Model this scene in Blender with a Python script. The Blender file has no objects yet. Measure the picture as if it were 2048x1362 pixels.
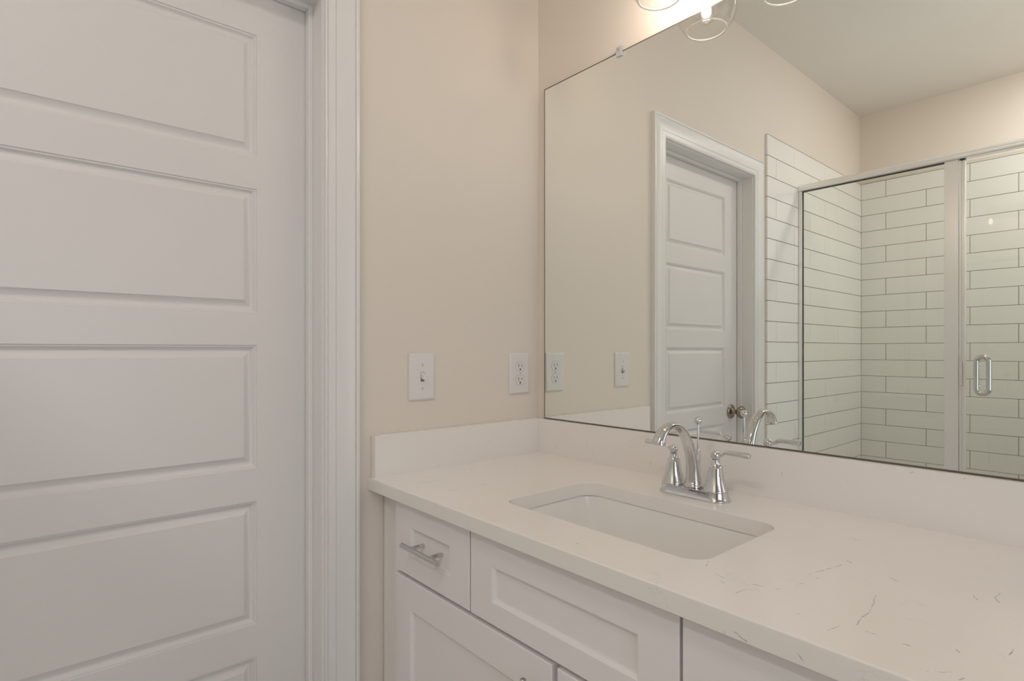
import bpy, bmesh, math, random
from mathutils import Vector, Matrix

random.seed(7)
SC = bpy.context.scene
COL = SC.collection
CT = 0.892                       # height of the countertop above the floor

# ------------------------------------------------------------------ camera
cam_d = bpy.data.cameras.new('camera')
cam = bpy.data.objects.new('camera', cam_d)
COL.objects.link(cam)
cam.location = (1.256, -1.1925, CT + 0.3075)
cam.rotation_euler = (math.radians(90), 0, math.radians(49.1614))
cam_d.sensor_width = 36.0
cam_d.lens = 36.0 * 1125.54 / 2048.0
cam_d.shift_y = (700.02 - 681.0) / 2048.0
cam_d.clip_start = 0.01
SC.camera = cam

# strengths of the lamps, the added shower and window fill, and the sky
E_BULB, E_CEIL, E_SHOWER, E_RIGHT, E_SKY = 150.0, 17.0, 260.0, 7.0, 1.0

# ------------------------------------------------------------------ world, added window fill, exposure
w = bpy.data.worlds.new('sky')
SC.world = w
w.use_nodes = True
w.node_tree.nodes['Background'].inputs[0].default_value = (0.80, 0.90, 1.0, 1)
w.node_tree.nodes['Background'].inputs[1].default_value = E_SKY

def area(name, loc, rot, sx, sy, power, color):
    d = bpy.data.lights.new(name, 'AREA')
    d.shape = 'RECTANGLE'; d.size = sx; d.size_y = sy
    d.energy = power; d.color = color
    o = bpy.data.objects.new(name, d)
    COL.objects.link(o)
    o.location = loc; o.rotation_euler = rot
    return o

# fill light added behind an unseen, made-up window in the right wall
area('window_fill', (2.66, -1.10, 1.22), (0, math.radians(90), 0), 1.25, 1.55, E_RIGHT, (0.84, 0.91, 1.0))

vs = SC.view_settings
SC.display_settings.display_device = 'sRGB'
vs.view_transform = 'Standard'
vs.look = 'None'
vs.exposure = -0.07
vs.gamma = 1.0
vs.use_curve_mapping = False
SC.cycles.max_bounces = 12
SC.cycles.diffuse_bounces = 6
SC.cycles.glossy_bounces = 8
SC.cycles.transparent_max_bounces = 24
SC.cycles.sample_clamp_indirect = 4.0

# ------------------------------------------------------------------ materials
def new_mat(name):
    m = bpy.data.materials.new(name)
    m.use_nodes = True
    nt = m.node_tree
    return m, nt, nt.nodes['Principled BSDF']

def pmat(name, color, rough=0.5, metal=0.0, spec=0.5, bump=0.0, bscale=60.0, coat=0.0, var=0.0):
    m, nt, b = new_mat(name)
    b.inputs['Base Color'].default_value = (*color, 1)
    b.inputs['Roughness'].default_value = rough
    b.inputs['Metallic'].default_value = metal
    b.inputs['Specular IOR Level'].default_value = spec
    b.inputs['Coat Weight'].default_value = coat
    geo = nt.nodes.new('ShaderNodeNewGeometry')
    if var:
        n = nt.nodes.new('ShaderNodeTexNoise'); n.inputs['Scale'].default_value = 2.3
        nt.links.new(geo.outputs['Position'], n.inputs['Vector'])
        r = nt.nodes.new('ShaderNodeMix'); r.data_type = 'RGBA'
        nt.links.new(n.outputs['Fac'], r.inputs['Factor'])
        r.inputs['A'].default_value = (*[c * (1 - var) for c in color], 1)
        r.inputs['B'].default_value = (*[min(1, c * (1 + var)) for c in color], 1)
        nt.links.new(r.outputs['Result'], b.inputs['Base Color'])
    if bump:
        n = nt.nodes.new('ShaderNodeTexNoise'); n.inputs['Scale'].default_value = bscale
        n.inputs['Detail'].default_value = 3
        nt.links.new(geo.outputs['Position'], n.inputs['Vector'])
        bp = nt.nodes.new('ShaderNodeBump'); bp.inputs['Strength'].default_value = bump
        bp.inputs['Distance'].default_value = 0.001
        nt.links.new(n.outputs['Fac'], bp.inputs['Height'])
        nt.links.new(bp.outputs['Normal'], b.inputs['Normal'])
    return m

def thin_glass(name, tint, ior=1.5, boost=1.0):
    m = bpy.data.materials.new(name); m.use_nodes = True
    nt = m.node_tree
    nt.nodes.clear()
    out = nt.nodes.new('ShaderNodeOutputMaterial')
    mx = nt.nodes.new('ShaderNodeMixShader')
    tr = nt.nodes.new('ShaderNodeBsdfTransparent'); tr.inputs[0].default_value = (*tint, 1)
    gl = nt.nodes.new('ShaderNodeBsdfGlossy'); gl.inputs['Roughness'].default_value = 0.0
    fr = nt.nodes.new('ShaderNodeFresnel'); fr.inputs['IOR'].default_value = ior
    mu = nt.nodes.new('ShaderNodeMath'); mu.operation = 'MULTIPLY'; mu.inputs[1].default_value = boost
    mu.use_clamp = True
    ge = nt.nodes.new('ShaderNodeNewGeometry')
    io = nt.nodes.new('ShaderNodeMapRange')          # same outside angle on both faces of the thin sheet
    io.inputs['To Min'].default_value = ior; io.inputs['To Max'].default_value = 1.0 / ior
    nt.links.new(ge.outputs['Backfacing'], io.inputs['Value'])
    nt.links.new(io.outputs[0], fr.inputs['IOR'])
    nt.links.new(fr.outputs[0], mu.inputs[0])
    nt.links.new(mu.outputs[0], mx.inputs[0])
    nt.links.new(tr.outputs[0], mx.inputs[1])
    nt.links.new(gl.outputs[0], mx.inputs[2])
    nt.links.new(mx.outputs[0], out.inputs[0])
    return m

def emit_mat(name, color, strength):
    m, nt, b = new_mat(name)
    b.inputs['Base Color'].default_value = (1, 1, 1, 1)
    b.inputs['Emission Color'].default_value = (*color, 1)
    b.inputs['Emission Strength'].default_value = strength
    return m

VEINS = [[0.939, -0.38, 0.0, 0.947, -0.343, 0.0], [0.947, -0.343, 0.0, 0.954, -0.308, 0.0], [0.942, -0.428, 0.0, 0.949, -0.406, 0.0], [0.949, -0.406, 0.0, 0.952, -0.382, 0.0], [0.894, -0.474, 0.0, 0.916, -0.466, 0.0], [0.916, -0.466, 0.0, 0.934, -0.458, 0.0], [0.902, -0.52, 0.0, 0.906, -0.487, 0.0], [1.021, -0.386, 0.0, 1.031, -0.446, 0.0], [1.031, -0.446, 0.0, 1.03, -0.465, 0.0], [1.03, -0.465, 0.0, 1.032, -0.488, 0.0], [1.015, -0.527, 0.0, 1.02, -0.507, 0.0], [1.044, -0.498, 0.0, 1.052, -0.497, 0.0], [1.078, -0.497, 0.0, 1.084, -0.497, 0.0], [1.117, -0.469, 0.0, 1.121, -0.474, 0.0], [1.155, -0.425, 0.0, 1.155, -0.443, 0.0], [1.1, -0.294, 0.0, 1.107, -0.307, 0.0], [1.121, -0.26, 0.0, 1.119, -0.28, 0.0], [1.119, -0.28, 0.0, 1.125, -0.296, 0.0], [1.12, -0.228, 0.0, 1.132, -0.235, 0.0], [0.852, -0.474, 0.0, 0.869, -0.48, 0.0], [0.871, -0.493, 0.0, 0.88, -0.498, 0.0], [0.823, -0.441, 0.0, 0.832, -0.463, 0.0], [0.974, -0.511, 0.0, 0.979, -0.511, 0.0], [1.108, -0.54, 0.0, 1.124, -0.524, 0.0], [1.132, -0.533, 0.0, 1.134, -0.526, 0.0], [0.954, -0.285, 0.0, 0.962, -0.29, 0.0], [1.013, -0.309, 0.0, 1.032, -0.319, 0.0], [0.648, -0.533, 0.0, 0.646, -0.52, 0.0], [0.622, -0.542, 0.0, 0.624, -0.538, 0.0], [0.135, -0.502, 0.0, 0.135, -0.439, 0.0], [0.24, -0.405, 0.0, 0.246, -0.385, 0.0], [0.237, -0.493, 0.0, 0.242, -0.464, 0.0], [0.052, -0.168, 0.0, 0.062, -0.132, 0.0], [0.1, -0.334, 0.0, 0.089, -0.316, 0.0], [0.02, -0.467, 0.072, 0.02, -0.454, 0.072], [0.02, -0.395, 0.021, 0.02, -0.377, 0.033], [0.02, -0.385, 0.014, 0.02, -0.375, 0.006], [0.02, -0.231, 0.043, 0.02, -0.206, 0.053], [0.02, -0.128, 0.015, 0.02, -0.111, 0.017], [0.02, -0.37, 0.027, 0.02, -0.361, 0.023], [0.089, -0.02, 0.009, 0.095, -0.02, 0.028], [0.217, -0.02, 0.055, 0.22, -0.02, 0.035], [0.425, -0.02, 0.044, 0.426, -0.02, 0.019], [0.745, -0.02, 0.056, 0.746, -0.02, 0.044], [0.58, -0.02, 0.035, 0.582, -0.02, 0.024], [0.967, -0.02, 0.092, 0.971, -0.02, 0.095], [1.041, -0.02, 0.096, 1.043, -0.02, 0.096], [0.867, -0.02, 0.06, 0.868, -0.02, 0.058], [0.929, -0.568, -0.021, 0.944, -0.568, -0.026], [0.914, -0.568, -0.009, 0.915, -0.568, -0.009], [1.0, -0.568, -0.018, 1.006, -0.568, -0.023]]

def quartz_mat():
    """white quartz with sparse short grey hairline veins and faint flecks"""
    m, nt, b = new_mat('white_veined_quartz')
    L = nt.links
    N = lambda t: nt.nodes.new(t)
    geo = N('ShaderNodeNewGeometry')
    nz = N('ShaderNodeTexNoise'); nz.inputs['Scale'].default_value = 55; nz.inputs['Detail'].default_value = 3
    L.new(geo.outputs['Position'], nz.inputs['Vector'])
    sub = N('ShaderNodeVectorMath'); sub.operation = 'SUBTRACT'; sub.inputs[1].default_value = (0.5, 0.5, 0.5)
    L.new(nz.outputs['Color'], sub.inputs[0])
    mad = N('ShaderNodeVectorMath'); mad.operation = 'MULTIPLY_ADD'
    mad.inputs[1].default_value = (0.0055, 0.0055, 0.0055)
    L.new(sub.outputs[0], mad.inputs[0]); L.new(geo.outputs['Position'], mad.inputs[2])
    P = mad.outputs[0]
    dmin = None
    for s in VEINS:
        a = Vector((s[0], s[1], s[2] + CT)); e = Vector((s[3], s[4], s[5] + CT)); ba = e - a
        pa = N('ShaderNodeVectorMath'); pa.operation = 'SUBTRACT'; pa.inputs[1].default_value = a
        L.new(P, pa.inputs[0])
        dt = N('ShaderNodeVectorMath'); dt.operation = 'DOT_PRODUCT'
        dt.inputs[1].default_value = ba / max(ba.length_squared, 1e-9)
        L.new(pa.outputs[0], dt.inputs[0])
        cl = N('ShaderNodeClamp'); L.new(dt.outputs['Value'], cl.inputs[0])
        sc = N('ShaderNodeVectorMath'); sc.operation = 'SCALE'; sc.inputs[0].default_value = -ba
        L.new(cl.outputs[0], sc.inputs['Scale'])
        ad = N('ShaderNodeVectorMath'); ad.operation = 'ADD'
        L.new(pa.outputs[0], ad.inputs[0]); L.new(sc.outputs[0], ad.inputs[1])
        ln = N('ShaderNodeVectorMath'); ln.operation = 'LENGTH'; L.new(ad.outputs[0], ln.inputs[0])
        if dmin is None:
            dmin = ln.outputs['Value']
        else:
            mn = N('ShaderNodeMath'); mn.operation = 'MINIMUM'
            L.new(dmin, mn.inputs[0]); L.new(ln.outputs['Value'], mn.inputs[1])
            dmin = mn.outputs[0]
    mr = N('ShaderNodeMapRange'); mr.inputs['From Min'].default_value = 0.0002
    mr.inputs['From Max'].default_value = 0.0009
    mr.inputs['To Min'].default_value = 1.0; mr.inputs['To Max'].default_value = 0.0
    L.new(dmin, mr.inputs['Value'])
    # broken strength along the veins
    nb = N('ShaderNodeTexNoise'); nb.inputs['Scale'].default_value = 90
    L.new(geo.outputs['Position'], nb.inputs['Vector'])
    mb = N('ShaderNodeMapRange'); mb.inputs['From Min'].default_value = 0.35; mb.inputs['From Max'].default_value = 0.62
    mb.inputs['To Min'].default_value = 0.40; mb.inputs['To Max'].default_value = 0.95
    L.new(nb.outputs['Fac'], mb.inputs['Value'])
    vm = N('ShaderNodeMath'); vm.operation = 'MULTIPLY'
    L.new(mr.outputs[0], vm.inputs[0]); L.new(mb.outputs[0], vm.inputs[1])
    # faint wandering flecks all over the slab
    vo = N('ShaderNodeTexVoronoi'); vo.feature = 'DISTANCE_TO_EDGE'; vo.inputs['Scale'].default_value = 16
    nd = N('ShaderNodeVectorMath'); nd.operation = 'MULTIPLY_ADD'; nd.inputs[1].default_value = (0.05, 0.05, 0.05)
    L.new(sub.outputs[0], nd.inputs[0]); L.new(geo.outputs['Position'], nd.inputs[2])
    L.new(nd.outputs[0], vo.inputs['Vector'])
    vr = N('ShaderNodeMapRange'); vr.inputs['From Min'].default_value = 0.004; vr.inputs['From Max'].default_value = 0.02
    vr.inputs['To Min'].default_value = 1; vr.inputs['To Max'].default_value = 0
    L.new(vo.outputs['Distance'], vr.inputs['Value'])
    nm = N('ShaderNodeTexNoise'); nm.inputs['Scale'].default_value = 24; nm.inputs['Detail'].default_value = 1
    L.new(geo.outputs['Position'], nm.inputs['Vector'])
    mm = N('ShaderNodeMapRange'); mm.inputs['From Min'].default_value = 0.60; mm.inputs['From Max'].default_value = 0.74
    mm.inputs['To Max'].default_value = 0.15
    L.new(nm.outputs['Fac'], mm.inputs['Value'])
    fm = N('ShaderNodeMath'); fm.operation = 'MULTIPLY'
    L.new(vr.outputs[0], fm.inputs[0]); L.new(mm.outputs[0], fm.inputs[1])
    mxx = N('ShaderNodeMath'); mxx.operation = 'MAXIMUM'
    L.new(vm.outputs[0], mxx.inputs[0]); L.new(fm.outputs[0], mxx.inputs[1])
    mix = N('ShaderNodeMix'); mix.data_type = 'RGBA'
    mix.inputs['A'].default_value = (*QUARTZ, 1)
    mix.inputs['B'].default_value = (0.27, 0.255, 0.24, 1)
    L.new(mxx.outputs[0], mix.inputs['Factor'])
    L.new(mix.outputs['Result'], b.inputs['Base Color'])
    b.inputs['Roughness'].default_value = 0.16
    b.inputs['Specular IOR Level'].default_value = 0.45
    return m

QUARTZ = (0.85, 0.81, 0.775)
M = {}
M['wall'] = pmat('beige_wall_paint', (0.77, 0.70, 0.625), 0.62, bump=0.10, bscale=160, spec=0.3)
M['ceiling'] = pmat('white_ceiling_paint', (0.85, 0.82, 0.775), 0.8, bump=0.1, bscale=90, spec=0.2)
M['trim'] = pmat('white_trim_paint', (0.80, 0.785, 0.77), 0.28, spec=0.5)
M['door'] = pmat('white_door_paint', (0.755, 0.73, 0.715), 0.38, bump=0.06, bscale=220)
M['cab'] = pmat('white_cabinet_paint', (0.84, 0.81, 0.80), 0.30)
M['cab_dark'] = pmat('cabinet_interior', (0.28, 0.26, 0.24), 0.6)
M['floor'] = pmat('grey_floor_tile', (0.66, 0.63, 0.59), 0.35, var=0.08)
M['quartz'] = quartz_mat()
M['porcelain'] = pmat('white_porcelain', (0.86, 0.84, 0.81), 0.07, coat=0.4)
M['chrome'] = pmat('polished_chrome', (0.70, 0.70, 0.705), 0.03, metal=1.0)
M['satin'] = pmat('satin_nickel', (0.64, 0.635, 0.625), 0.14, metal=1.0)
M['alum'] = pmat('bright_aluminium', (0.90, 0.885, 0.865), 0.25, metal=0.55)
M['bronze'] = pmat('antique_nickel', (0.36, 0.31, 0.24), 0.2, metal=1.0)
M['plastic'] = pmat('white_plastic', (0.76, 0.73, 0.71), 0.28)
M['slot'] = pmat('dark_slot', (0.03, 0.028, 0.025), 0.7)
M['mirror'] = pmat('mirror_silver', (0.945, 0.975, 0.95), 0.0, metal=1.0)
M['edge'] = pmat('dark_mirror_edge', (0.13, 0.105, 0.075), 0.4)
M['tile'] = pmat('glossy_white_tile', (0.86, 0.845, 0.81), 0.06, spec=0.5)
M['grout'] = pmat('brown_grout', (0.135, 0.11, 0.085), 0.85)
M['caulk'] = pmat('grey_caulk', (0.46, 0.42, 0.36), 0.6)
M['glass'] = thin_glass('shower_glass', (0.945, 0.955, 0.94))
M['globe'] = thin_glass('clear_lamp_glass', (0.985, 0.985, 0.98), 1.45, 1.2)
M['rim'] = pmat('thick_clear_glass', (0.95, 0.95, 0.93), 0.02)
M['rim'].node_tree.nodes['Principled BSDF'].inputs['Transmission Weight'].default_value = 0.75
M['acrylic'] = pmat('clear_acrylic', (0.95, 0.95, 0.95), 0.03)
M['acrylic'].node_tree.nodes['Principled BSDF'].inputs['Transmission Weight'].default_value = 0.6
M['gasket'] = pmat('dark_gasket', (0.05, 0.055, 0.05), 0.5)
M['bulb'] = emit_mat('lit_bulb', (0.97, 0.83, 0.70), E_BULB)

# ------------------------------------------------------------------ mesh helpers
class MB:
    def __init__(s):
        s.bm = bmesh.new()

    def box(s, a, b, bev=0.0, seg=2, mat=0):
        lo = [min(p, q) for p, q in zip(a, b)]; hi = [max(p, q) for p, q in zip(a, b)]
        v = [s.bm.verts.new((x, y, z)) for x in (lo[0], hi[0]) for y in (lo[1], hi[1]) for z in (lo[2], hi[2])]
        fs = [s.bm.faces.new([v[i] for i in f]) for f in
              ((0, 1, 3, 2), (4, 6, 7, 5), (0, 4, 5, 1), (2, 3, 7, 6), (0, 2, 6, 4), (1, 5, 7, 3))]
        for f in fs: f.material_index = mat
        if bev > 0:
            es = list({e for f in fs for e in f.edges})
            bmesh.ops.bevel(s.bm, geom=es, offset=bev, segments=seg, affect='EDGES', profile=0.5)
        return s

    def loft(s, rings, cap0=True, cap1=True, closed=False, mat=0):
        R = [[s.bm.verts.new(p) for p in r] for r in rings]
        n = len(R[0])
        pairs = list(zip(R[:-1], R[1:])) + ([(R[-1], R[0])] if closed else [])
        for A, B in pairs:
            for i in range(n):
                f = s.bm.faces.new((A[i], A[(i + 1) % n], B[(i + 1) % n], B[i])); f.material_index = mat
        if cap0 and not closed: s.bm.faces.new(R[0][::-1]).material_index = mat
        if cap1 and not closed: s.bm.faces.new(R[-1]).material_index = mat
        return s

    def lathe(s, prof, c=(0, 0, 0), ax='Z', n=40, cap0=True, cap1=True):
        """prof: (radius, height along axis)"""
        rings = []
        for r, h in prof:
            ring = []
            for i in range(n):
                a = 2 * math.pi * i / n
                p, q = r * math.cos(a), r * math.sin(a)
                d = {'Z': (p, q, h), 'X': (h, p, q), 'Y': (q, h, p)}[ax]
                ring.append((c[0] + d[0], c[1] + d[1], c[2] + d[2]))
            rings.append(ring)
        return s.loft(rings, cap0, cap1)

    def tube(s, pts, rad, n=20, side=None, caps=True):
        """rad: number, list of numbers or list of (r_side, r_normal); side: fixed sideways vector"""
        P = [Vector(p) for p in pts]; rings = []
        up = Vector((0, 0, 1)); prev = None
        for i, p in enumerate(P):
            t = (P[min(i + 1, len(P) - 1)] - P[max(i - 1, 0)]).normalized()
            if side is not None:
                u = Vector(side); u = (u - t * u.dot(t)).normalized()
            else:
                ref = prev if prev else (up if abs(t.z) < 0.9 else Vector((1, 0, 0)))
                u = (ref - t * ref.dot(t)).normalized()
            prev = u
            v = t.cross(u)
            r = rad[i] if isinstance(rad, (list, tuple)) else rad
            ru, rv = r if isinstance(r, (list, tuple)) else (r, r)
            rings.append([p + u * (ru * math.cos(2 * math.pi * k / n)) + v * (rv * math.sin(2 * math.pi * k / n)) for k in range(n)])
        return s.loft(rings, caps, caps)

    def sphere(s, c, r, n=28, m=16, sc=(1, 1, 1)):
        mat = Matrix.Translation(c) @ Matrix.Diagonal((*sc, 1))
        bmesh.ops.create_uvsphere(s.bm, u_segments=n, v_segments=m, radius=r, matrix=mat)
        return s

    def prism(s, poly, ax, a, b, mat=0):
        """extrude a 2-D polygon along axis ax from a to b"""
        def pt(p, h):
            return {'X': (h, p[0], p[1]), 'Y': (p[0], h, p[1]), 'Z': (p[0], p[1], h)}[ax]
        return s.loft([[pt(p, a) for p in poly], [pt(p, b) for p in poly]], mat=mat)

def smoothline(pts, n=8):
    """Catmull-Rom through points of any dimension"""
    out = []
    P = [pts[0]] + list(pts) + [pts[-1]]
    for i in range(1, len(P) - 2):
        for k in range(n):
            t = k / n
            out.append(tuple(0.5 * ((2 * b) + (-a + c) * t + (2 * a - 5 * b + 4 * c - d) * t * t + (-a + 3 * b - 3 * c + d) * t ** 3)
                             for a, b, c, d in zip(P[i - 1], P[i], P[i + 1], P[i + 2])))
    out.append(tuple(pts[-1]))
    return out

def rrect(x0, x1, y0, y1, r, n=10):
    out = []
    for cx, cy, a0 in ((x1 - r, y1 - r, 0), (x0 + r, y1 - r, 90), (x0 + r, y0 + r, 180), (x1 - r, y0 + r, 270)):
        for k in range(n + 1):
            a = math.radians(a0 + 90 * k / n)
            out.append((cx + r * math.cos(a), cy + r * math.sin(a)))
    return out

ROOT = {}
def obj(name, mb, mats, parent=None, loc=None, angle=35.0):
    me = bpy.data.meshes.new(name)
    if name != 'door_1': bmesh.ops.recalc_face_normals(mb.bm, faces=mb.bm.faces)
    off = Vector((0, 0, 0))
    if parent is not None: off = ROOT[parent.name]
    elif loc is not None: off = Vector(loc)
    if off.length: bmesh.ops.translate(mb.bm, vec=-off, verts=mb.bm.verts)
    mb.bm.to_mesh(me); mb.bm.free()
    for mm in (mats if isinstance(mats, (list, tuple)) else [mats]): me.materials.append(mm)
    me.shade_smooth()
    me.set_sharp_from_angle(angle=math.radians(angle))
    o = bpy.data.objects.new(name, me)
    COL.objects.link(o)
    if len(me.polygons) < 4000:
        wn = o.modifiers.new('weighted_normal', 'WEIGHTED_NORMAL'); wn.keep_sharp = True; wn.weight = 80
    if parent is not None: o.parent = parent
    else: o.location = off
    ROOT[o.name] = off
    return o

def tag(o, label, cat, group=None):
    o['label'] = label; o['category'] = cat
    if group: o['group'] = group
    return o

def thing(name, label, cat, loc, group=None):
    o = bpy.data.objects.new(name, None)
    o.empty_display_size = 0.05
    COL.objects.link(o); o.location = loc
    ROOT[o.name] = Vector(loc)
    return tag(o, label, cat, group)

def struct(name, mb, mats, label=None, cat=None, parent=None):
    o = obj(name, mb, mats, parent)
    if parent is None:
        o['kind'] = 'structure'
        if label: o['label'] = label
        if cat: o['category'] = cat
    return o

# ------------------------------------------------------------------ room shell
YF = -2.815        # wall behind the shower
XR = 2.55          # right wall
HC = CT + 1.7813   # ceiling
WT = 0.116         # wall thickness
Y_N, Y_Fa = -0.6815, -1.390      # door opening (jamb faces)
JT = 0.018
Z_J = CT + 1.116                 # underside of the head jamb
XS = 1.53                        # shower end wall

struct('floor', MB().box((-WT, YF - WT, -0.05), (XR + WT, WT, 0)), M['floor'], 'grey floor of the bathroom', 'floor')
struct('ceiling', MB().box((-WT, YF - WT, HC), (XR + WT, WT, HC + 0.05)), M['ceiling'], 'white ceiling seen in the mirror', 'ceiling')
mb = MB()
mb.box((-WT, Y_N + JT, 0), (0, 0, HC))
mb.box((-WT, YF, 0), (0, Y_Fa - JT, HC))
mb.box((-WT, Y_Fa - JT, Z_J + JT), (0, Y_N + JT, HC))
struct('wall_left', mb, M['wall'], 'beige wall with the door, the switch and the outlet', 'wall')
struct('wall_back', MB().box((-WT, 0, 0), (XR + WT, WT, HC)), M['wall'], 'beige wall behind the vanity mirror', 'wall')
FX0, FX1, FZ1 = 1.74, 2.46, 2.03
mb = MB()
mb.box((-WT, YF - WT, 0), (FX0, YF, HC)); mb.box((FX1, YF - WT, 0), (XR + WT, YF, HC))
mb.box((FX0, YF - WT, FZ1), (FX1, YF, HC))
struct('wall_front', mb, M['wall'], 'beige wall behind the shower, seen in the mirror', 'wall')
WY0, WY1, WZ0, WZ1 = -1.75, -0.45, 0.42, 2.02
mb = MB()
mb.box((XR, WY1, 0), (XR + WT, 0, HC)); mb.box((XR, YF, 0), (XR + WT, WY0, HC))
mb.box((XR, WY0, 0), (XR + WT, WY1, WZ0)); mb.box((XR, WY0, WZ1), (XR + WT, WY1, HC))
struct('wall_right', mb, M['wall'], 'beige wall with the added window, outside the picture', 'wall')
struct('wall_shower', MB().box((XS, YF, 0), (XS + WT, -1.80, HC)), M['wall'], 'beige end wall of the shower', 'wall')
# frame of the made-up window, added for the fill light
mb = MB()
for y0, y1, z0, z1 in ((WY0, WY0 + .05, WZ0, WZ1), (WY1 - .05, WY1, WZ0, WZ1), (WY0 + .05, WY1 - .05, WZ0, WZ0 + .05),
                       (WY0 + .05, WY1 - .05, WZ1 - .05, WZ1), (WY0 + .05, WY1 - .05, (WZ0 + WZ1) / 2 - .015, (WZ0 + WZ1) / 2 + .015)):
    mb.box((XR + .04, y0, z0), (XR + .08, y1, z1), 0.003)
struct('added_window_1', mb, M['trim'], 'added white framed window for fill light in the right wall', 'window')

# dark hall and doorway, unseen, added to put dark reflections in the chrome
mb = MB()
HY = YF - WT - .0005
mb.box((FX0 - .3, HY - 1.5, -.05), (FX1 + .3, HY, 0)); mb.box((FX0 - .3, HY - 1.5, 2.4), (FX1 + .3, HY, 2.45))
mb.box((FX0 - .35, HY - 1.5, -.05), (FX0 - .3, HY, 2.45)); mb.box((FX1 + .3, HY - 1.5, -.05), (FX1 + .35, HY, 2.45))
mb.box((FX0 - .35, HY - 1.55, -.05), (FX1 + .35, HY - 1.5, 2.45))
struct('wall_added_hall', mb, pmat('added_hall_dark', (.30, .27, .24), .7), 'added dark hall walls beyond the unseen doorway', 'wall')

# casing around the door, swept round the opening with mitred corners
CI, CW, CZ = 0.005, 0.0815, Z_J + 0.005
prof = [(0, 0), (0, .009), (.0008, .0106), (.0025, .0116), (.0045, .0112), (.0058, .0092), (.0066, .0092), (.0072, .0112),
        (.0235, .0118), (.0240, .0104), (.0252, .0104), (.0257, .0122), (.034, .0124), (.044, .0131), (.054, .0145), (.062, .0163),
        (.0675, .0178), (.0692, .0178), (.0702, .0168), (.0704, .0150), (.0716, .0150), (.0718, .0172), (.0735, .0184), (.078, .0184),
        (.0808, .0168), (CW, .015), (CW, 0)]
yi, yo = Y_N + CI, Y_Fa - CI
def casing(dr, name, lab):
    mb = MB()
    rings = []
    for (wv, t) in prof:
        rings.append([(dr * t + (0 if dr > 0 else -WT), yi + wv, 0.0), (dr * t + (0 if dr > 0 else -WT), yi + wv, CZ + wv),
                      (dr * t + (0 if dr > 0 else -WT), yo - wv, CZ + wv), (dr * t + (0 if dr > 0 else -WT), yo - wv, 0.0)])
    V = [[mb.bm.verts.new(p) for p in r] for r in rings]
    for A, B in zip(V[:-1], V[1:]):
        for i in range(3): mb.bm.faces.new((A[i], A[i + 1], B[i + 1], B[i]))
    mb.bm.faces.new([r[0] for r in V]); mb.bm.faces.new([r[3] for r in V][::-1])
    for i in range(3): mb.bm.faces.new((V[0][i], V[-1][i], V[-1][i + 1], V[0][i + 1]))
    o = struct(name, mb, M['trim'], lab, 'door casing')
    return o
casing(1, 'trim_1', 'white moulded casing around the panelled door')
# jamb with door stop
mb = MB()
mb.box((-WT, Y_N, 0), (0, Y_N + JT, Z_J)); mb.box((-WT, Y_Fa - JT, 0), (0, Y_Fa, Z_J))
mb.box((-WT, Y_Fa - JT, Z_J), (0, Y_N + JT, Z_J + JT))
SX0, SX1, ST = -0.0695, -0.050, 0.011
mb.box((SX0, Y_N - ST, 0), (SX1, Y_N, Z_J), .0012); mb.box((SX0, Y_Fa, 0), (SX1, Y_Fa + ST, Z_J), .0012)
mb.box((SX0, Y_Fa + ST, Z_J - ST), (SX1, Y_N - ST, Z_J), .0012)
struct('trim_2', mb, M['trim'], 'white jamb and stop lining the door opening', 'door jamb')
# white baseboard along the left wall between cabinet and casing
struct('baseboard_left', MB().box((0, yi + CW + .001, 0), (.012, -.53, .09), .002), M['trim'], 'short white baseboard beside the vanity', 'baseboard')

# ------------------------------------------------------------------ five panel door
DX = -0.0712
dy1, dy0 = Y_N - .003, Y_Fa + .003      # right (near vanity) and left edge
dz0, dz1 = 0.008, Z_J - .003
py1, py0 = -0.8006, -1.268
panels = [(CT + b, CT + t) for b, t in ((-.655, -.3793), (-.3055, -.0304), (.0434, .3187), (.3914, .6672), (.740, 1.0119))]
mb = MB(); bm = mb.bm
def quad(pts): bm.faces.new([bm.verts.new(p) for p in pts])
def frect(y0, y1, z0, z1): quad([(DX, y0, z0), (DX, y1, z0), (DX, y1, z1), (DX, y0, z1)])
frect(dy0, py0, dz0, dz1); frect(py1, dy1, dz0, dz1)
zs = [dz0] + [v for p in panels for v in p] + [dz1]
for k in range(0, len(zs), 2): frect(py0, py1, zs[k], zs[k + 1])
step = [(0, 0), (.0012, -.0022), (.0042, -.0026), (.0052, -.0040), (.0075, -.0068), (.0105, -.0088), (.0130, -.0090),
        (.0150, -.0086), (.0205, -.0056), (.0262, -.0024), (.0268, -.0012), (.0280, -.0010)]
for (z0, z1) in panels:
    loops = []
    for (i, d) in step:
        loops.append([bm.verts.new(p) for p in ((DX + d, py0 + i, z0 + i), (DX + d, py1 - i, z0 + i), (DX + d, py1 - i, z1 - i), (DX + d, py0 + i, z1 - i))])
    for A, B in zip(loops[:-1], loops[1:]):
        for q in range(4): bm.faces.new((A[q], A[(q + 1) % 4], B[(q + 1) % 4], B[q]))
    bm.faces.new(loops[-1])
XB = DX - 0.035
quad([(XB, dy0, dz0), (XB, dy1, dz0), (XB, dy1, dz1), (XB, dy0, dz1)])
for (a, b) in (((dy0, dz0), (dy1, dz0)), ((dy1, dz0), (dy1, dz1)), ((dy1, dz1), (dy0, dz1)), ((dy0, dz1), (dy0, dz0))):
    quad([(DX, *a), (DX, *b), (XB, *b), (XB, *a)])
for f in bm.faces:
    f.normal_update()
    c = f.calc_center_median()
    if (f.normal.x < -.2 and c.x > XB + .01) or (f.normal.x > .2 and c.x < XB + .001): f.normal_flip()
door = struct('door_1', mb, M['door'], 'white five-panel door left of the vanity', 'door')
KY, KZ = -1.3215, CT + 0.0195
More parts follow.
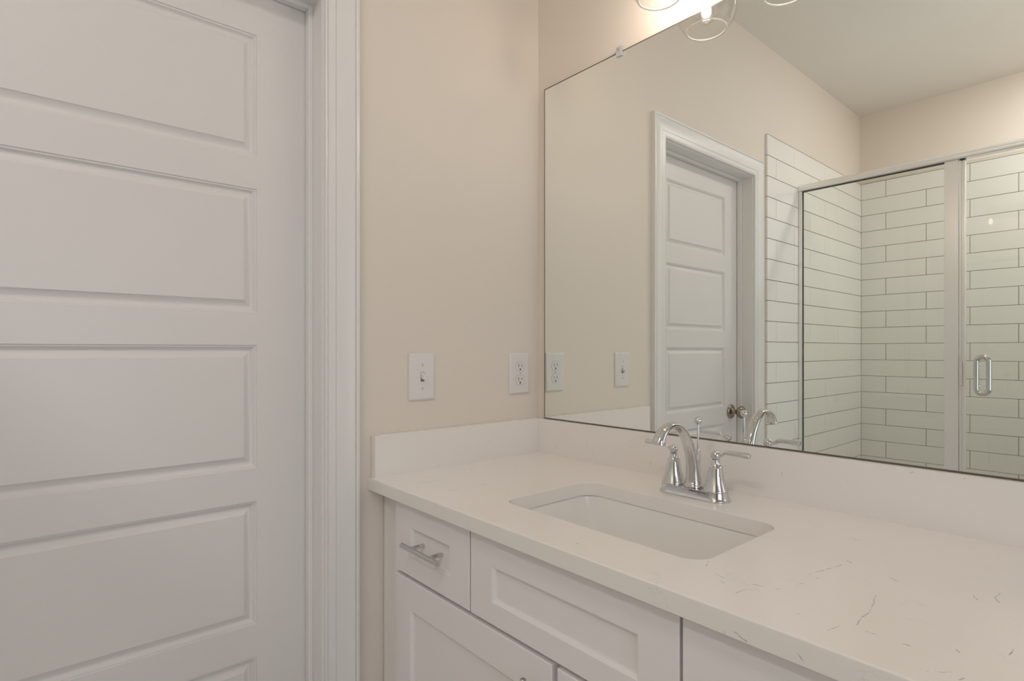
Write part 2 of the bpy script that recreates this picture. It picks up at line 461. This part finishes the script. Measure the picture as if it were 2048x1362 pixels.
mb = MB().lathe([(.0, 0), (.031, 0), (.0325, .002), (.0325, .005), (.030, .008), (.022, .011), (.0155, .0135), (.012, .018), (.0105, .024),
                 (.0105, .030), (.0125, .033), (.019, .037), (.0255, .042), (.0285, .048), (.029, .053), (.0275, .059), (.023, .064), (.014, .0672), (0, .068)],
                (DX, KY, KZ), 'X', 36, False, False)
struct('door_knob', mb, M['bronze'], parent=door)['label'] = 'antique nickel door knob'

# ------------------------------------------------------------------ shower tile, built tile by tile
TZ, TP, TL, GW = CT + 1.3478, 0.1001, 0.4055, 0.0024
TT = 0.012
def tile_field(u0, u1, jA, jB, place):
    """running-bond field: u range, joint offsets for even and odd rows; place(u, z, d) -> xyz with d = depth out of wall"""
    mb = MB(); bm = mb.bm
    def box(a, b, z0, z1, d0, d1, mi, ch):
        jit = [random.uniform(-.00022, .00022) if ch else 0 for _ in range(4)]
        back = [bm.verts.new(place(u, z, d0)) for u, z in ((a, z0), (b, z0), (b, z1), (a, z1))]
        mid = [bm.verts.new(place(u, z, d1 - ch)) for u, z in ((a, z0), (b, z0), (b, z1), (a, z1))]
        fr = [bm.verts.new(place(u, z, d1 + j)) for (u, z), j in zip(((a + ch, z0 + ch), (b - ch, z0 + ch), (b - ch, z1 - ch), (a + ch, z1 - ch)), jit)]
        for A, B in ((back, mid), (mid, fr)):
            for q in range(4):
                bm.faces.new((A[q], A[(q + 1) % 4], B[(q + 1) % 4], B[q])).material_index = mi
        bm.faces.new(fr).material_index = mi; bm.faces.new(back[::-1]).material_index = mi
    box(u0 + .004, u1 - .004, 0.0, TZ + .0015, 0.0, TT - .0016, 1, 0)
    r = 0
    while TZ - r * TP > 0.02:
        z1 = TZ - r * TP - GW / 2; z0 = max(TZ - (r + 1) * TP + GW / 2, 0.002)
        j0 = jA if r % 2 == 0 else jB
        js = sorted(j0 + k * TL for k in range(-12, 13) if u0 + .004 < j0 + k * TL < u1 - .004)
        ed = [u0 - GW / 2 + .0004] + js + [u1 + GW / 2 - .0004]
        for a, b in zip(ed[:-1], ed[1:]):
            box(a + GW / 2, b - GW / 2, z0, z1, 0.001, TT, 0, 0.0009)
        r += 1
    return mb
struct('wall_tile_left', tile_field(YF, -1.519, -1.823, -1.613, lambda u, z, d: (d, u, z)), [M['tile'], M['grout']],
       'glossy white subway tile on the side wall of the shower, seen in the mirror', 'wall tile')
struct('wall_tile_front', tile_field(TT + .001, XS, 0.1461, 0.3496, lambda u, z, d: (u, YF + d, z)), [M['tile'], M['grout']],
       'glossy white subway tile on the rear wall of the shower, seen in the mirror', 'wall tile')
struct('wall_tile_end', tile_field(YF + TT + .001, -1.81, -2.2, -2.4, lambda u, z, d: (XS - d, u, z)), [M['tile'], M['grout']],
       'glossy white subway tile on the far end wall of the shower', 'wall tile')
YG = -1.8815
struct('trim_3', MB().box((TT, YG - .06, 0), (XS - TT, YG + .06, .10), .004), M['tile'], 'white tiled curb under the shower glass', 'shower curb')

# ------------------------------------------------------------------ shower enclosure
en = thing('shower_enclosure', 'aluminium framed glass shower enclosure with hinged door, seen in the mirror', 'shower enclosure', (0.75, YG, 0.1))
X0, X1 = TT + .0005, XS - TT - .0005
HZ = CT + 1.1655
hp = [(YG - .018, HZ - .034), (YG + .018, HZ - .034), (YG + .0215, HZ - .030), (YG + .0215, HZ - .0245), (YG + .0195, HZ - .0225), (YG + .0205, HZ - .018), (YG + .0195, HZ - .010), (YG + .015, HZ - .003),
      (YG + .008, HZ), (YG - .008, HZ), (YG - .015, HZ - .003), (YG - .019, HZ - .010), (YG - .0205, HZ - .020)]
obj('header', MB().prism(hp, 'X', X0, X1), M['alum'], en)
zb = 0.1005
obj('sill', MB().box((X0, YG - .018, zb), (X1, YG + .018, zb + .022), .003), M['alum'], en)
obj('wall_channel', MB().box((X0, YG - .014, zb + .022), (X0 + .017, YG + .014, HZ - .034), .002), M['alum'], en)
obj('wall_channel', MB().box((X1 - .017, YG - .014, zb + .022), (X1, YG + .014, HZ - .034), .002), M['alum'], en)
PX0, PX1 = 0.6285, 0.6775
mb = MB().box((PX0, YG - .016, zb + .022), (PX1, YG + .016, HZ - .034), .0025)
obj('post', mb, M['alum'], en)
fx = obj('fixed_panel', MB().box((X0 + .017, YG - .003, zb + .024), (PX0 - .0005, YG + .003, HZ - .036)), M['glass'], en)
mb = MB().box((X0 + .0172, YG - .0045, zb + .024), (X0 + .0200, YG + .0045, HZ - .036))
mb.box((X0 + .02, YG - .0045, HZ - .0385), (PX0 - .0008, YG + .0045, HZ - .0345))
obj('gasket', mb, M['gasket'], en)
# door leaf
DX0, DX1 = 0.6805, X1 - .020
dl = obj('glass_door', MB().box((DX0 + .018, YG - .003, zb + .03), (DX1, YG + .003, HZ - .045)), M['glass'], en)
mb = MB().box((DX0, YG - .012, zb + .026), (DX0 + .006, YG + .012, HZ - .040), .0012)
mb.box((DX0 + .006, YG - .009, zb + .026), (DX0 + .013, YG + .009, HZ - .041), .0012)
mb.box((DX0 + .013, YG - .012, zb + .026), (DX0 + .020, YG + .012, HZ - .041), .0012)
obj('door_stile', mb, M['alum'], dl)
obj('strike_plate', MB().box((DX0 + .0005, YG + .0122, CT + .154), (DX0 + .0105, YG + .016, CT + .256), .001), M['plastic'], dl)
obj('end_cap', MB().box((DX0 + .0006, YG - .011, HZ - .0400), (DX0 + .0196, YG + .0125, HZ - .0355)), M['gasket'], dl)
mb = MB()
HX, hz0, hz1 = 0.760, CT + .1245, CT + .278
hw, hr, hy = .0205, .019, YG + .034
loop = [(HX + hw * .1 + x, hy, z) for x, z in rrect(-hw, hw, hz0, hz1, hr, 8)]
loop = [Vector(p) for p in loop]
rings = []
for k, p in enumerate(loop):
    t = (loop[(k + 1) % len(loop)] - loop[k - 1]).normalized(); v = t.cross(Vector((0, 1, 0)))
    rings.append([p + Vector((0, 1, 0)) * (.0095 * math.cos(q)) + v * (.0095 * math.sin(q)) for q in [2 * math.pi * j / 16 for j in range(16)]])
mb.loft(rings, closed=True)
for z in (hz0 + .03, hz1 - .03):
    mb.lathe([(.0085, .003), (.0085, .006), (.006, .008), (.006, .030)], (HX - hw * .9, YG, z), 'Y', 20)
obj('pull_handle', mb, M['satin'], dl)

# ------------------------------------------------------------------ vanity cabinet
YFF, YD = -0.525, -0.545          # face frame and door faces
CX1 = 1.19
CTB = CT - 0.0298                 # underside of the countertop slab
van = thing('vanity_cabinet', 'white shaker vanity cabinet under the quartz countertop', 'vanity cabinet', (0.6, -.27, 0))
mb = MB()
mb.box((.002, YFF, .10), (.068, -.30, CTB - .0005), .0008)
obj('filler_strip', mb, M['cab'], van)
mb = MB()
mb.box((.0685, YFF, .10), (.0865, -.0015, CTB - .0005)); mb.box((CX1 - .018, YFF, .0), (CX1, -.0015, CTB - .0005))
mb.box((.0865, YFF, .10), (CX1 - .018, -.0015, .118)); mb.box((.0865, -.016, .118), (CX1 - .018, -.0015, CTB - .0005))
obj('carcass', mb, M['cab'], van)
mb = MB()
mb.box((.0865, YFF, CTB - .045), (CX1 - .018, YFF + .019, CTB - .0005))
mb.box((.0865, YFF, CT - .222), (CX1 - .018, YFF + .019, CT - .180))
mb.box((.360, YFF, CT - .180), (.405, YFF + .019, CTB - .045)); mb.box((.822, YFF, CT - .180), (.866, YFF + .019, CTB - .045))
mb.box((.590, YFF, .118), (.633, YFF + .019, CT - .222))
obj('face_frame', mb, M['cab'], van)
obj('toe_kick', MB().box((.0685, YFF + .07, 0), (CX1 - .018, YFF + .085, .0998)), M['cab'], van)

def shaker(name, x0, x1, z0, z1, sw, rt, rb, parent):
    """frame-and-flat-panel front; open centre shows the recessed panel"""
    mb = MB(); bm = mb.bm
    sw, rb = sw - .0052, rb - .0052
    t, rec, bv = 0.0195, 0.0085, 0.0012
    yf, yb = YD, YD + t
    o = [(x0, z0), (x1, z0), (x1, z1), (x0, z1)]
    of = [(x0 + bv, z0 + bv), (x1 - bv, z0 + bv), (x1 - bv, z1 - bv), (x0 + bv, z1 - bv)]
    i = [(x0 + sw, z0 + rb), (x1 - sw, z0 + rb), (x1 - sw, z1 - rt), (x0 + sw, z1 - rt)]
    def ins(d): return [(x0 + sw + d, z0 + rb + d), (x1 - sw - d, z0 + rb + d), (x1 - sw - d, z1 - rt - d), (x0 + sw + d, z1 - rt - d)]
    L = [[bm.verts.new((x, y, z)) for x, z in lp] for lp, y in ((o, yb), (o, yf + bv), (of, yf), (i, yf), (ins(.0005), yf + .0006), (ins(.0052), yf + .0048), (ins(.0058), yf + rec))]
    for A, B in zip(L[:-1], L[1:]):
        for q in range(4): bm.faces.new((A[q], A[(q + 1) % 4], B[(q + 1) % 4], B[q]))
    bm.faces.new(L[0][::-1])
    bm.faces.new(L[-1])
    return obj(name, mb, M['cab'], parent)

def bar_pull(parent, cx, cz, length, spacing, yface, vertical=False, yb=None):
    mb = MB()
    yb = yface - .034 if yb is None else yb
    r = .0056
    cap = [(0, -length / 2), (r - .001, -length / 2), (r, -length / 2 + .001), (r, length / 2 - .001), (r - .001, length / 2), (0, length / 2)]
    mb.lathe(cap, (cx, yb, cz), 'Z' if vertical else 'X', 24, False, False)
    for s in (-1, 1):
        p = (cx, yb, cz + s * spacing / 2) if vertical else (cx + s * spacing / 2, yb, cz)
        mb.lathe([(.0046, .003), (.0046, yface - yb - .0002)], p, 'Y', 20)
    o = obj('bar_pull', mb, M['satin'], parent)
    o['label'] = 'satin nickel bar pull'
    return o

d1 = shaker('drawer_front', .0942, .3808, CT - .1965, CT - .0370, .0727, .0508, .0510, van)
bar_pull(d1, .2385, CT - .1185, .140, .0715, YD + .0085, yb=-.5715)
shaker('false_front', .3850, .8415, CT - .1970, CT - .0370, .0706, .0530, .0465, van)
d2 = shaker('drawer_front', .8462, 1.1330, CT - .1965, CT - .0370, .0712, .0572, .0510, van)
bar_pull(d2, .9897, CT - .1185, .140, .0715, YD + .0085, yb=-.5715)
c1 = shaker('cabinet_door', .0942, .6055, .112, CT - .2055, .0715, .0665, .0665, van)
bar_pull(c1, .5737, CT - .2290 - .07, .140, .0715, YD, True)
c2 = shaker('cabinet_door', .6178, 1.1330, .112, CT - .2055, .0715, .0665, .0665, van)
bar_pull(c2, .6500, CT - .2290 - .07, .140, .0715, YD, True)

# ------------------------------------------------------------------ countertop with sink cut-out
HXa, HXb, HYa, HYb, HR = .3735, .8185, -.4560, -.1915, .036
ct = thing('quartz_countertop', 'white quartz countertop with grey hairline veins and sink cut-out', 'countertop', (0.6, -.28, CT - .0295))
mb = MB(); bm = mb.bm
SXa, SXb, SYa, SYb = 0.001, 1.215, -.5676, -.001
hole = rrect(HXa, HXb, HYa, HYb, HR)
nh = len(hole)
bv = .0022
def ring(pts, z): return [bm.verts.new((x, y, z)) for x, y in pts]
# outer outline with as many points as the hole so the two rings can be bridged
outer = []
cxh, cyh = (HXa + HXb) / 2, (HYa + HYb) / 2
seg = nh // 4
cor = [(SXb, SYb), (SXa, SYb), (SXa, SYa), (SXb, SYa)]
for c in range(4):
    p = cor[c]; q = cor[(c + 1) % 4]; pr = cor[c - 1]
    for k in range(seg):
        f = k - (seg - 1) / 2
        if f < 0: s = -f / ((seg - 1) / 2) * .30; outer.append((p[0] + (pr[0] - p[0]) * s, p[1] + (pr[1] - p[1]) * s))
        else: s = f / ((seg - 1) / 2) * .30; outer.append((p[0] + (q[0] - p[0]) * s, p[1] + (q[1] - p[1]) * s))
def inset(pts, d):
    return [(min(max(x, SXa + d), SXb - d), min(max(y, SYa + d), SYb - d)) for x, y in pts]
zt, zbt = CT, CT - .0295
hb = rrect(HXa - .0018, HXb + .0018, HYa - .0018, HYb + .0018, HR + .0018)
R = [ring(hole, zbt), ring(hole, zt - .0018), ring(hb, zt), ring(inset(outer, bv), zt), ring(inset(outer, bv * .3), zt - bv * .3), ring(outer, zt - bv), ring(outer, zbt + .001), ring(inset(outer, .001), zbt)]
for A, B in list(zip(R[:-1], R[1:])) + [(R[-1], R[0])]:
    for i in range(nh): bm.faces.new((A[i], A[(i + 1) % nh], B[(i + 1) % nh], B[i]))
obj('slab', mb, M['quartz'], ct, angle=50)
obj('backsplash', MB().box((.0205, -.020, CT - .0004), (SXb, -.001, CT + .1007), .0007), M['quartz'], ct)
obj('side_splash', MB().box((.001, -.559, CT - .0004), (.021, -.001, CT + .1007), .0007), M['quartz'], ct)

# undermount sink
def bowl_ring(ins, z, r, off=0):
    return [(x, y, z) for x, y in rrect(HXa - .004 + ins, HXb + .004 - ins, HYa - .004 + ins, HYb + .004 - ins - off, r)]
mb = MB()
zr = zbt - .0005
rings = [bowl_ring(-.018, zr - .010, .05), bowl_ring(-.018, zr, .05), bowl_ring(.0, zr, .036), bowl_ring(.0025, zr - .003, .036), bowl_ring(.006, zr - .03, .036), bowl_ring(.012, zr - .075, .036),
         bowl_ring(.018, zr - .105, .038), bowl_ring(.026, zr - .122, .038), bowl_ring(.040, zr - .133, .036), bowl_ring(.065, zr - .139, .03), bowl_ring(.105, zr - .143, .015),
         ]
mb.loft(rings, False, True)
sk = obj('sink', mb, M['porcelain'], None, loc=(.596, -.324, zr - .15))
tag(sk, 'white rectangular undermount sink set in the quartz countertop', 'sink')
mb = MB().lathe([(0, 0), (.019, 0), (.0205, .001), (.0225, .003), (.024, .0022), (.0245, 0)], (.596, -.324, zr - .1428), 'Z', 32, False, False)
obj('drain', mb, M['chrome'], sk)

# ------------------------------------------------------------------ faucet
FX, FY = .607, -.1225
fa = thing('faucet', 'polished chrome two-handle centerset faucet behind the sink', 'faucet', (FX, FY, CT))
def capsule(a, r, n=16):
    out = []
    for sx, a0 in ((1, -90), (-1, 90)):
        for k in range(n + 1):
            t = math.radians(a0 + 180 * k / n)
            out.append((FX + sx * a + r * math.cos(t), FY + r * math.sin(t)))
    return out
A_ = .0495
mb = MB()
mb.loft([[(x, y, CT + z) for x, y in capsule(A_, r)] for r, z in ((.0287, .0002), (.0292, .002), (.0287, .0035), (.0270, .006), (.0258, .010), (.0250, .015), (.0246, .0185), (.0236, .0192))])
obj('base_plate', mb, M['chrome'], fa)
# spout (in the plane x = FX), flatter and wider towards its mouth
ctr = [(FY - .001, .0195, .0205, .0205), (FY - .001, .024, .0200, .0200), (FY - .0012, .027, .0182, .0180), (FY - .0015, .034, .0168, .0160), (FY - .005, .060, .0142, .0128), (FY - .012, .088, .0126, .0110),
       (FY - .0255, .115, .0118, .0098), (FY - .047, .1405, .0114, .0083), (FY - .073, .1545, .0112, .0070), (FY - .098, .1530, .0114, .0070), (FY - .1165, .1430, .0122, .0085), (FY - .1265, .1300, .0128, .0098), (FY - .1285, .1240, .0130, .0102)]
ctr = smoothline(ctr, 6)
mb = MB().tube([(FX, c[0], CT + c[1]) for c in ctr], [(c[2], c[3]) for c in ctr], 28, side=(1, 0, 0))
sp = obj('spout', mb, M['chrome'], fa, angle=50)
ty, tz = ctr[-1][0], CT + ctr[-1][1]
tdir = (Vector((0, ctr[-1][0], ctr[-1][1])) - Vector((0, ctr[-3][0], ctr[-3][1]))).normalized()
mb = MB()
mb.tube([Vector((FX, ty, tz)) + tdir * k for k in (-.0005, .0005, .0032, .0040)], [(.0128, .0100), (.0140, .0112), (.0140, .0112), (.0128, .0100)], 28, side=(1, 0, 0))
obj('aerator', mb, M['chrome'], sp)
# lift rod with its guide on the back of the spout
ry = FY + .0155
mb = MB().lathe([(.0040, .020), (.0062, .024), (.0058, .060), (.0058, .0945), (.0050, .0965)], (FX, ry, CT), 'Z', 24)
obj('rod_guide', mb, M['chrome'], fa)
mb = MB().lathe([(.0021, .0960), (.0021, .150)], (FX, ry, CT), 'Z', 16)
rod = obj('lift_rod', mb, M['chrome'], fa)
mb = MB().lathe([(.0024, .1480), (.0042, .1495), (.0040, .1505)], (FX, ry, CT), 'Z', 20).sphere((FX, ry, CT + .1570), .0082)
obj('rod_knob', mb, M['chrome'], rod)
for s in (-1, 1):
    hx = FX + s * A_
    mb = MB().lathe([(.0246, .0192), (.0250, .0200), (.0250, .0215), (.0243, .0225), (.0232, .0262), (.0205, .0335), (.0178, .0425), (.0157, .0520), (.0143, .0610), (.0134, .0665),
                     (.0138, .0672), (.0143, .0685), (.0138, .0698), (.0105, .0708), (.0090, .0735), (.0078, .0775), (.0074, .0810), (.0078, .0840)], (hx, FY, CT), 'Z', 36)
    mb.sphere((hx, FY, CT + .0920), .0098)
    hd = obj('handle', mb, M['chrome'], fa)
    lv = [(.005, .0920, .0036, .0042), (.012, .0932, .0030, .0034), (.0165, .0960, .0030, .0030), (.0200, .0985, .0042, .0034), (.0235, .0998, .0060, .0044), (.030, .1003, .0066, .0050),
          (.050, .1002, .0068, .0054), (.066, .0998, .0068, .0058), (.0705, .0996, .0066, .0057), (.0722, .0995, .0055, .0045)]
    lv = smoothline(lv, 4)
    mb = MB().tube([(hx + s * c[0], FY, CT + c[1]) for c in lv], [(c[2], c[3]) for c in lv], 20, side=(0, 1, 0))
    obj('lever', mb, M['chrome'], hd)

# ------------------------------------------------------------------ mirror and its clip
MX0, MX1, MZ0, MZ1 = .0325, 1.180, CT + .1015, CT + 1.0945
mi = thing('wall_mirror', 'large frameless wall mirror above the quartz backsplash', 'mirror', (.6, -.003, MZ0))
EW = .0026
mb = MB(); mb.box((MX0 + EW, -.0060, MZ0 + EW), (MX1 - EW, -.0015, MZ1 - EW))
obj('mirror_glass', mb, M['mirror'], mi)
mb = MB()
for a, b in (((MX0, MZ0), (MX0 + EW, MZ1)), ((MX1 - EW, MZ0), (MX1, MZ1)), ((MX0 + EW, MZ0), (MX1 - EW, MZ0 + EW)), ((MX0 + EW, MZ1 - EW), (MX1 - EW, MZ1))):
    mb.box((a[0], -.0063, a[1]), (b[0], -.0012, b[1]))
obj('mirror_edge', mb, M['edge'], mi)
cl = thing('mirror_clip', 'small clear plastic clip on the top edge of the mirror', 'mirror clip', (.3185, 0, MZ1))
mb = MB()
mb.box((.3085, -.0060, MZ1 + .0006), (.3285, -.0005, MZ1 + .014), .0015)
mb.box((.3085, -.0105, MZ1 - .013), (.3285, -.0064, MZ1 + .014), .0018)
obj('clip_body', mb, M['acrylic'], cl)
mb = MB().lathe([(0, -.0002), (.0032, -.0002), (.0030, -.0014), (.0018, -.0022), (0, -.0024)], (.3185, -.0105, MZ1 + .0062), 'Y', 20, False, False)
obj('screw', mb, M['satin'], cl)

# ------------------------------------------------------------------ vanity light above the mirror
LY, GR, GRIM = -.1065, .0725, .0475
GZ = CT + 1.107 + math.sqrt(GR ** 2 - GRIM ** 2)
LXS = (.5095, .7050, .9005)
vl = thing('vanity_light', 'three-globe chrome vanity light fixed above the mirror', 'vanity light', (.705, -.001, GZ + .06))
obj('back_plate', MB().box((.475, -.022, GZ + .025), (.935, -.0008, GZ + .100), .004), M['satin'], vl)
for lx in LXS:
    mb = MB().tube(smoothline([(lx, -.021, GZ + .062), (lx, -.045, GZ + .064), (lx, -.075, GZ + .078), (lx, -.098, GZ + .088), (lx, LY, GZ + .092)], 5), .007, 16, side=(1, 0, 0))
    mb.lathe([(.018, 0), (.018, -.004), (.008, -.010)], (lx, -.0222, GZ + .062), 'Y', 24)
    arm = obj('arm', mb, M['satin'], vl)
    mb = MB().lathe([(.006, .096), (.012, .094), (.0235, .086), (.0245, .080), (.0245, .058), (.0215, .056), (.0205, .030), (.018, .028)], (lx, LY, GZ), 'Z', 32)
    so = obj('socket', mb, M['satin'], vl)
    # open-bottomed clear globe
    a0 = math.asin(.024 / GR); a1 = math.pi - math.asin(GRIM / GR)
    prf = [(GR * math.sin(a0 + (a1 - a0) * k / 28), GR * math.cos(a0 + (a1 - a0) * k / 28)) for k in range(29)]
    gl = obj('globe_shade', MB().lathe(prf, (lx, LY, GZ), 'Z', 56, False, False), M['globe'], vl)
    zrim = GZ - math.sqrt(GR ** 2 - GRIM ** 2)
    circ = []
    for k in range(56):
        t = 2 * math.pi * k / 56
        circ.append([(lx + (GRIM + .0027 * math.cos(q)) * math.cos(t), LY + (GRIM + .0027 * math.cos(q)) * math.sin(t), zrim + .0027 * math.sin(q)) for q in [2 * math.pi * j / 10 for j in range(10)]])
    obj('glass_rim', MB().loft(circ, closed=True), M['rim'], gl)
    mb = MB().lathe([(.0105, .028), (.0115, .022), (.0165, .008), (.0225, -.008), (.0235, -.018), (.0205, -.029), (.0125, -.036), (.0, -.0385)], (lx, LY, GZ), 'Z', 32, True, False)
    bl = obj('bulb', mb, M['globe'], vl)
    mb = MB().lathe([(.0, .018), (.006, .017), (.0095, .010), (.0115, -.004), (.0115, -.012), (.0085, -.020), (.0, -.0225)], (lx, LY, GZ), 'Z', 24, False, False)
    obj('filament', mb, M['bulb'], bl)

# ------------------------------------------------------------------ switch and outlet on the left wall
def wall_plate(y0, y1, z0, z1, t=.0062):
    mb = MB(); bm = mb.bm
    L = []
    for i, x in ((0, .0004), (0, .0022), (.0012, .0040), (.0034, .0055), (.0062, t), (.0075, t)):
        L.append([bm.verts.new((x, y, z)) for y, z in ((y0 + i, z0 + i), (y1 - i, z0 + i), (y1 - i, z1 - i), (y0 + i, z1 - i))])
    for A, B in zip(L[:-1], L[1:]):
        for q in range(4): bm.faces.new((A[q], A[(q + 1) % 4], B[(q + 1) % 4], B[q]))
    bm.faces.new(L[0][::-1]); bm.faces.new(L[-1])
    return mb
PT = .0062
sy0, sy1, pz0, pz1 = -.4564, -.3787, CT + .178, CT + .299
sw = thing('light_switch', 'white toggle light switch on beige wall next to the door casing', 'light switch', (0, (sy0 + sy1) / 2, pz0))
obj('cover_plate', wall_plate(sy0, sy1, pz0, pz1), M['plastic'], sw)
cy, cz = (sy0 + sy1) / 2, (pz0 + pz1) / 2
mb = MB()
for a, b in (((-.0055, -.0125), (-.0047, .0125)), ((.0047, -.0125), (.0055, .0125)), ((-.0047, -.0125), (.0047, -.0115)), ((-.0047, .0115), (.0047, .0125))):
    mb.box((PT - .0005, cy + a[0], cz + a[1]), (PT + .0001, cy + b[0], cz + b[1]))
mb.box((PT - .0005, cy - .0047, cz - .0115), (PT + .00005, cy + .0047, cz - .002))
obj('toggle_slot', mb, pmat('grey_slot', (.22, .20, .185), .6), sw)
mb = MB().loft([[(PT - .002, cy + s * .0042, cz + z) for s, z in ((-1, -.004), (1, -.004), (1, .0085), (-1, .0085))],
                [(PT + .004, cy + s * .0040, cz + z) for s, z in ((-1, -.0055), (1, -.0055), (1, .0050), (-1, .0050))],
                [(PT + .0135, cy + s * .0032, cz + z) for s, z in ((-1, -.0075), (1, -.0075), (1, -.0020), (-1, -.0020))],
                [(PT + .0148, cy + s * .0026, cz + z) for s, z in ((-1, -.0070), (1, -.0070), (1, -.0030), (-1, -.0030))]])
obj('toggle', mb, M['plastic'], sw)
def screw(y, z, ang, parent):
    mb = MB().lathe([(.0034, 0), (.0034, .0003), (.0026, .0010), (0, .0012)], (PT - .0002, y, z), 'X', 20, True, False)
    s = obj('screw', mb, M['plastic'], parent)
    mb = MB().box((PT + .0006, -.0028, -.0005), (PT + .00115, .0028, .0005))
    bmesh.ops.rotate(mb.bm, verts=mb.bm.verts, cent=(0, 0, 0), matrix=Matrix.Rotation(ang, 3, 'X'))
    bmesh.ops.translate(mb.bm, verts=mb.bm.verts, vec=(0, y, z))
    obj('screw_slot', mb, M['slot'], s)
screw(cy, cz + .0302, math.radians(90), sw); screw(cy, cz - .0302, math.radians(70), sw)

oy0, oy1 = -.1194, -.0413
ou = thing('wall_outlet', 'white duplex outlet on beige wall beside the mirror corner', 'outlet', (0, (oy0 + oy1) / 2, pz0))
obj('cover_plate', wall_plate(oy0, oy1, pz0, pz1), M['plastic'], ou)
cy = (oy0 + oy1) / 2
for s in (1, -1):
    zc = cz + s * .0198
    def face(r, flat):
        return [(cy + r * math.cos(2 * math.pi * k / 48), zc + max(-flat, min(flat, r * math.sin(2 * math.pi * k / 48)))) for k in range(48)]
    mb = MB().prism(face(.0176, .0148), 'X', PT - .001, PT + .00012)
    rc = obj('receptacle_gap', mb, pmat('shadow_gap', (.30, .27, .24), .7), ou)
    mb = MB().loft([[(PT - .001, y, z) for y, z in face(.0170, .0142)], [(PT + .0004, y, z) for y, z in face(.0170, .0142)], [(PT + .0008, y, z) for y, z in face(.0165, .0137)]])
    r = obj('receptacle', mb, M['plastic'], ou)
    mb = MB()
    mb.box((PT + .0002, cy - .0073, zc - .0018), (PT + .00095, cy - .0055, zc + .0078)); mb.box((PT + .0002, cy + .0055, zc - .0012), (PT + .00095, cy + .0072, zc + .0068))
    mb.prism([(cy - .0023, zc - .0108), (cy + .0023, zc - .0108), (cy + .0023, zc - .0075), (cy + .001, zc - .0052), (cy - .001, zc - .0052), (cy - .0023, zc - .0075)], 'X', PT + .0002, PT + .00095)
    obj('slots', mb, M['slot'], r)
screw(cy, cz, math.radians(88), ou)

# ------------------------------------------------------------------ flush ceiling light (above the picture)
LX, LYC = 1.10, -1.52
cl = thing('ceiling_light', 'round flush ceiling light in the middle of the bathroom ceiling', 'ceiling light', (LX, LYC, HC))
obj('lamp_base', MB().lathe([(.15, -.0005), (.165, -.0005), (.165, -.022), (.155, -.026), (.148, -.026)], (LX, LYC, HC), 'Z', 48), M['satin'], cl)
mb = MB().lathe([(.150, -.0265), (.152, -.045), (.142, -.066), (.115, -.082), (.07, -.091), (0, -.094)], (LX, LYC, HC), 'Z', 48, True, False)
obj('lamp_shade', mb, emit_mat('lit_opal_glass', (0.96, 0.91, 0.87), E_CEIL), cl)

# ------------------------------------------------------------------ unseen fill light added to brighten the shower
RX, RY = 1.15, -2.30
rl = thing('shower_fill_light', 'small added fill light in the ceiling over the shower', 'added fill light', (RX, RY, HC))
obj('trim_ring', MB().lathe([(.062, -.0004), (.085, -.0004), (.085, -.004), (.080, -.006), (.064, -.006)], (RX, RY, HC), 'Z', 40, False, False), M['trim'], rl)
obj('lens', MB().lathe([(.0, -.016), (.035, -.014), (.055, -.009), (.0625, -.003)], (RX, RY, HC), 'Z', 40, False, False), emit_mat('shower_fill_lens', (0.94, 0.91, 0.89), E_SHOWER), rl)
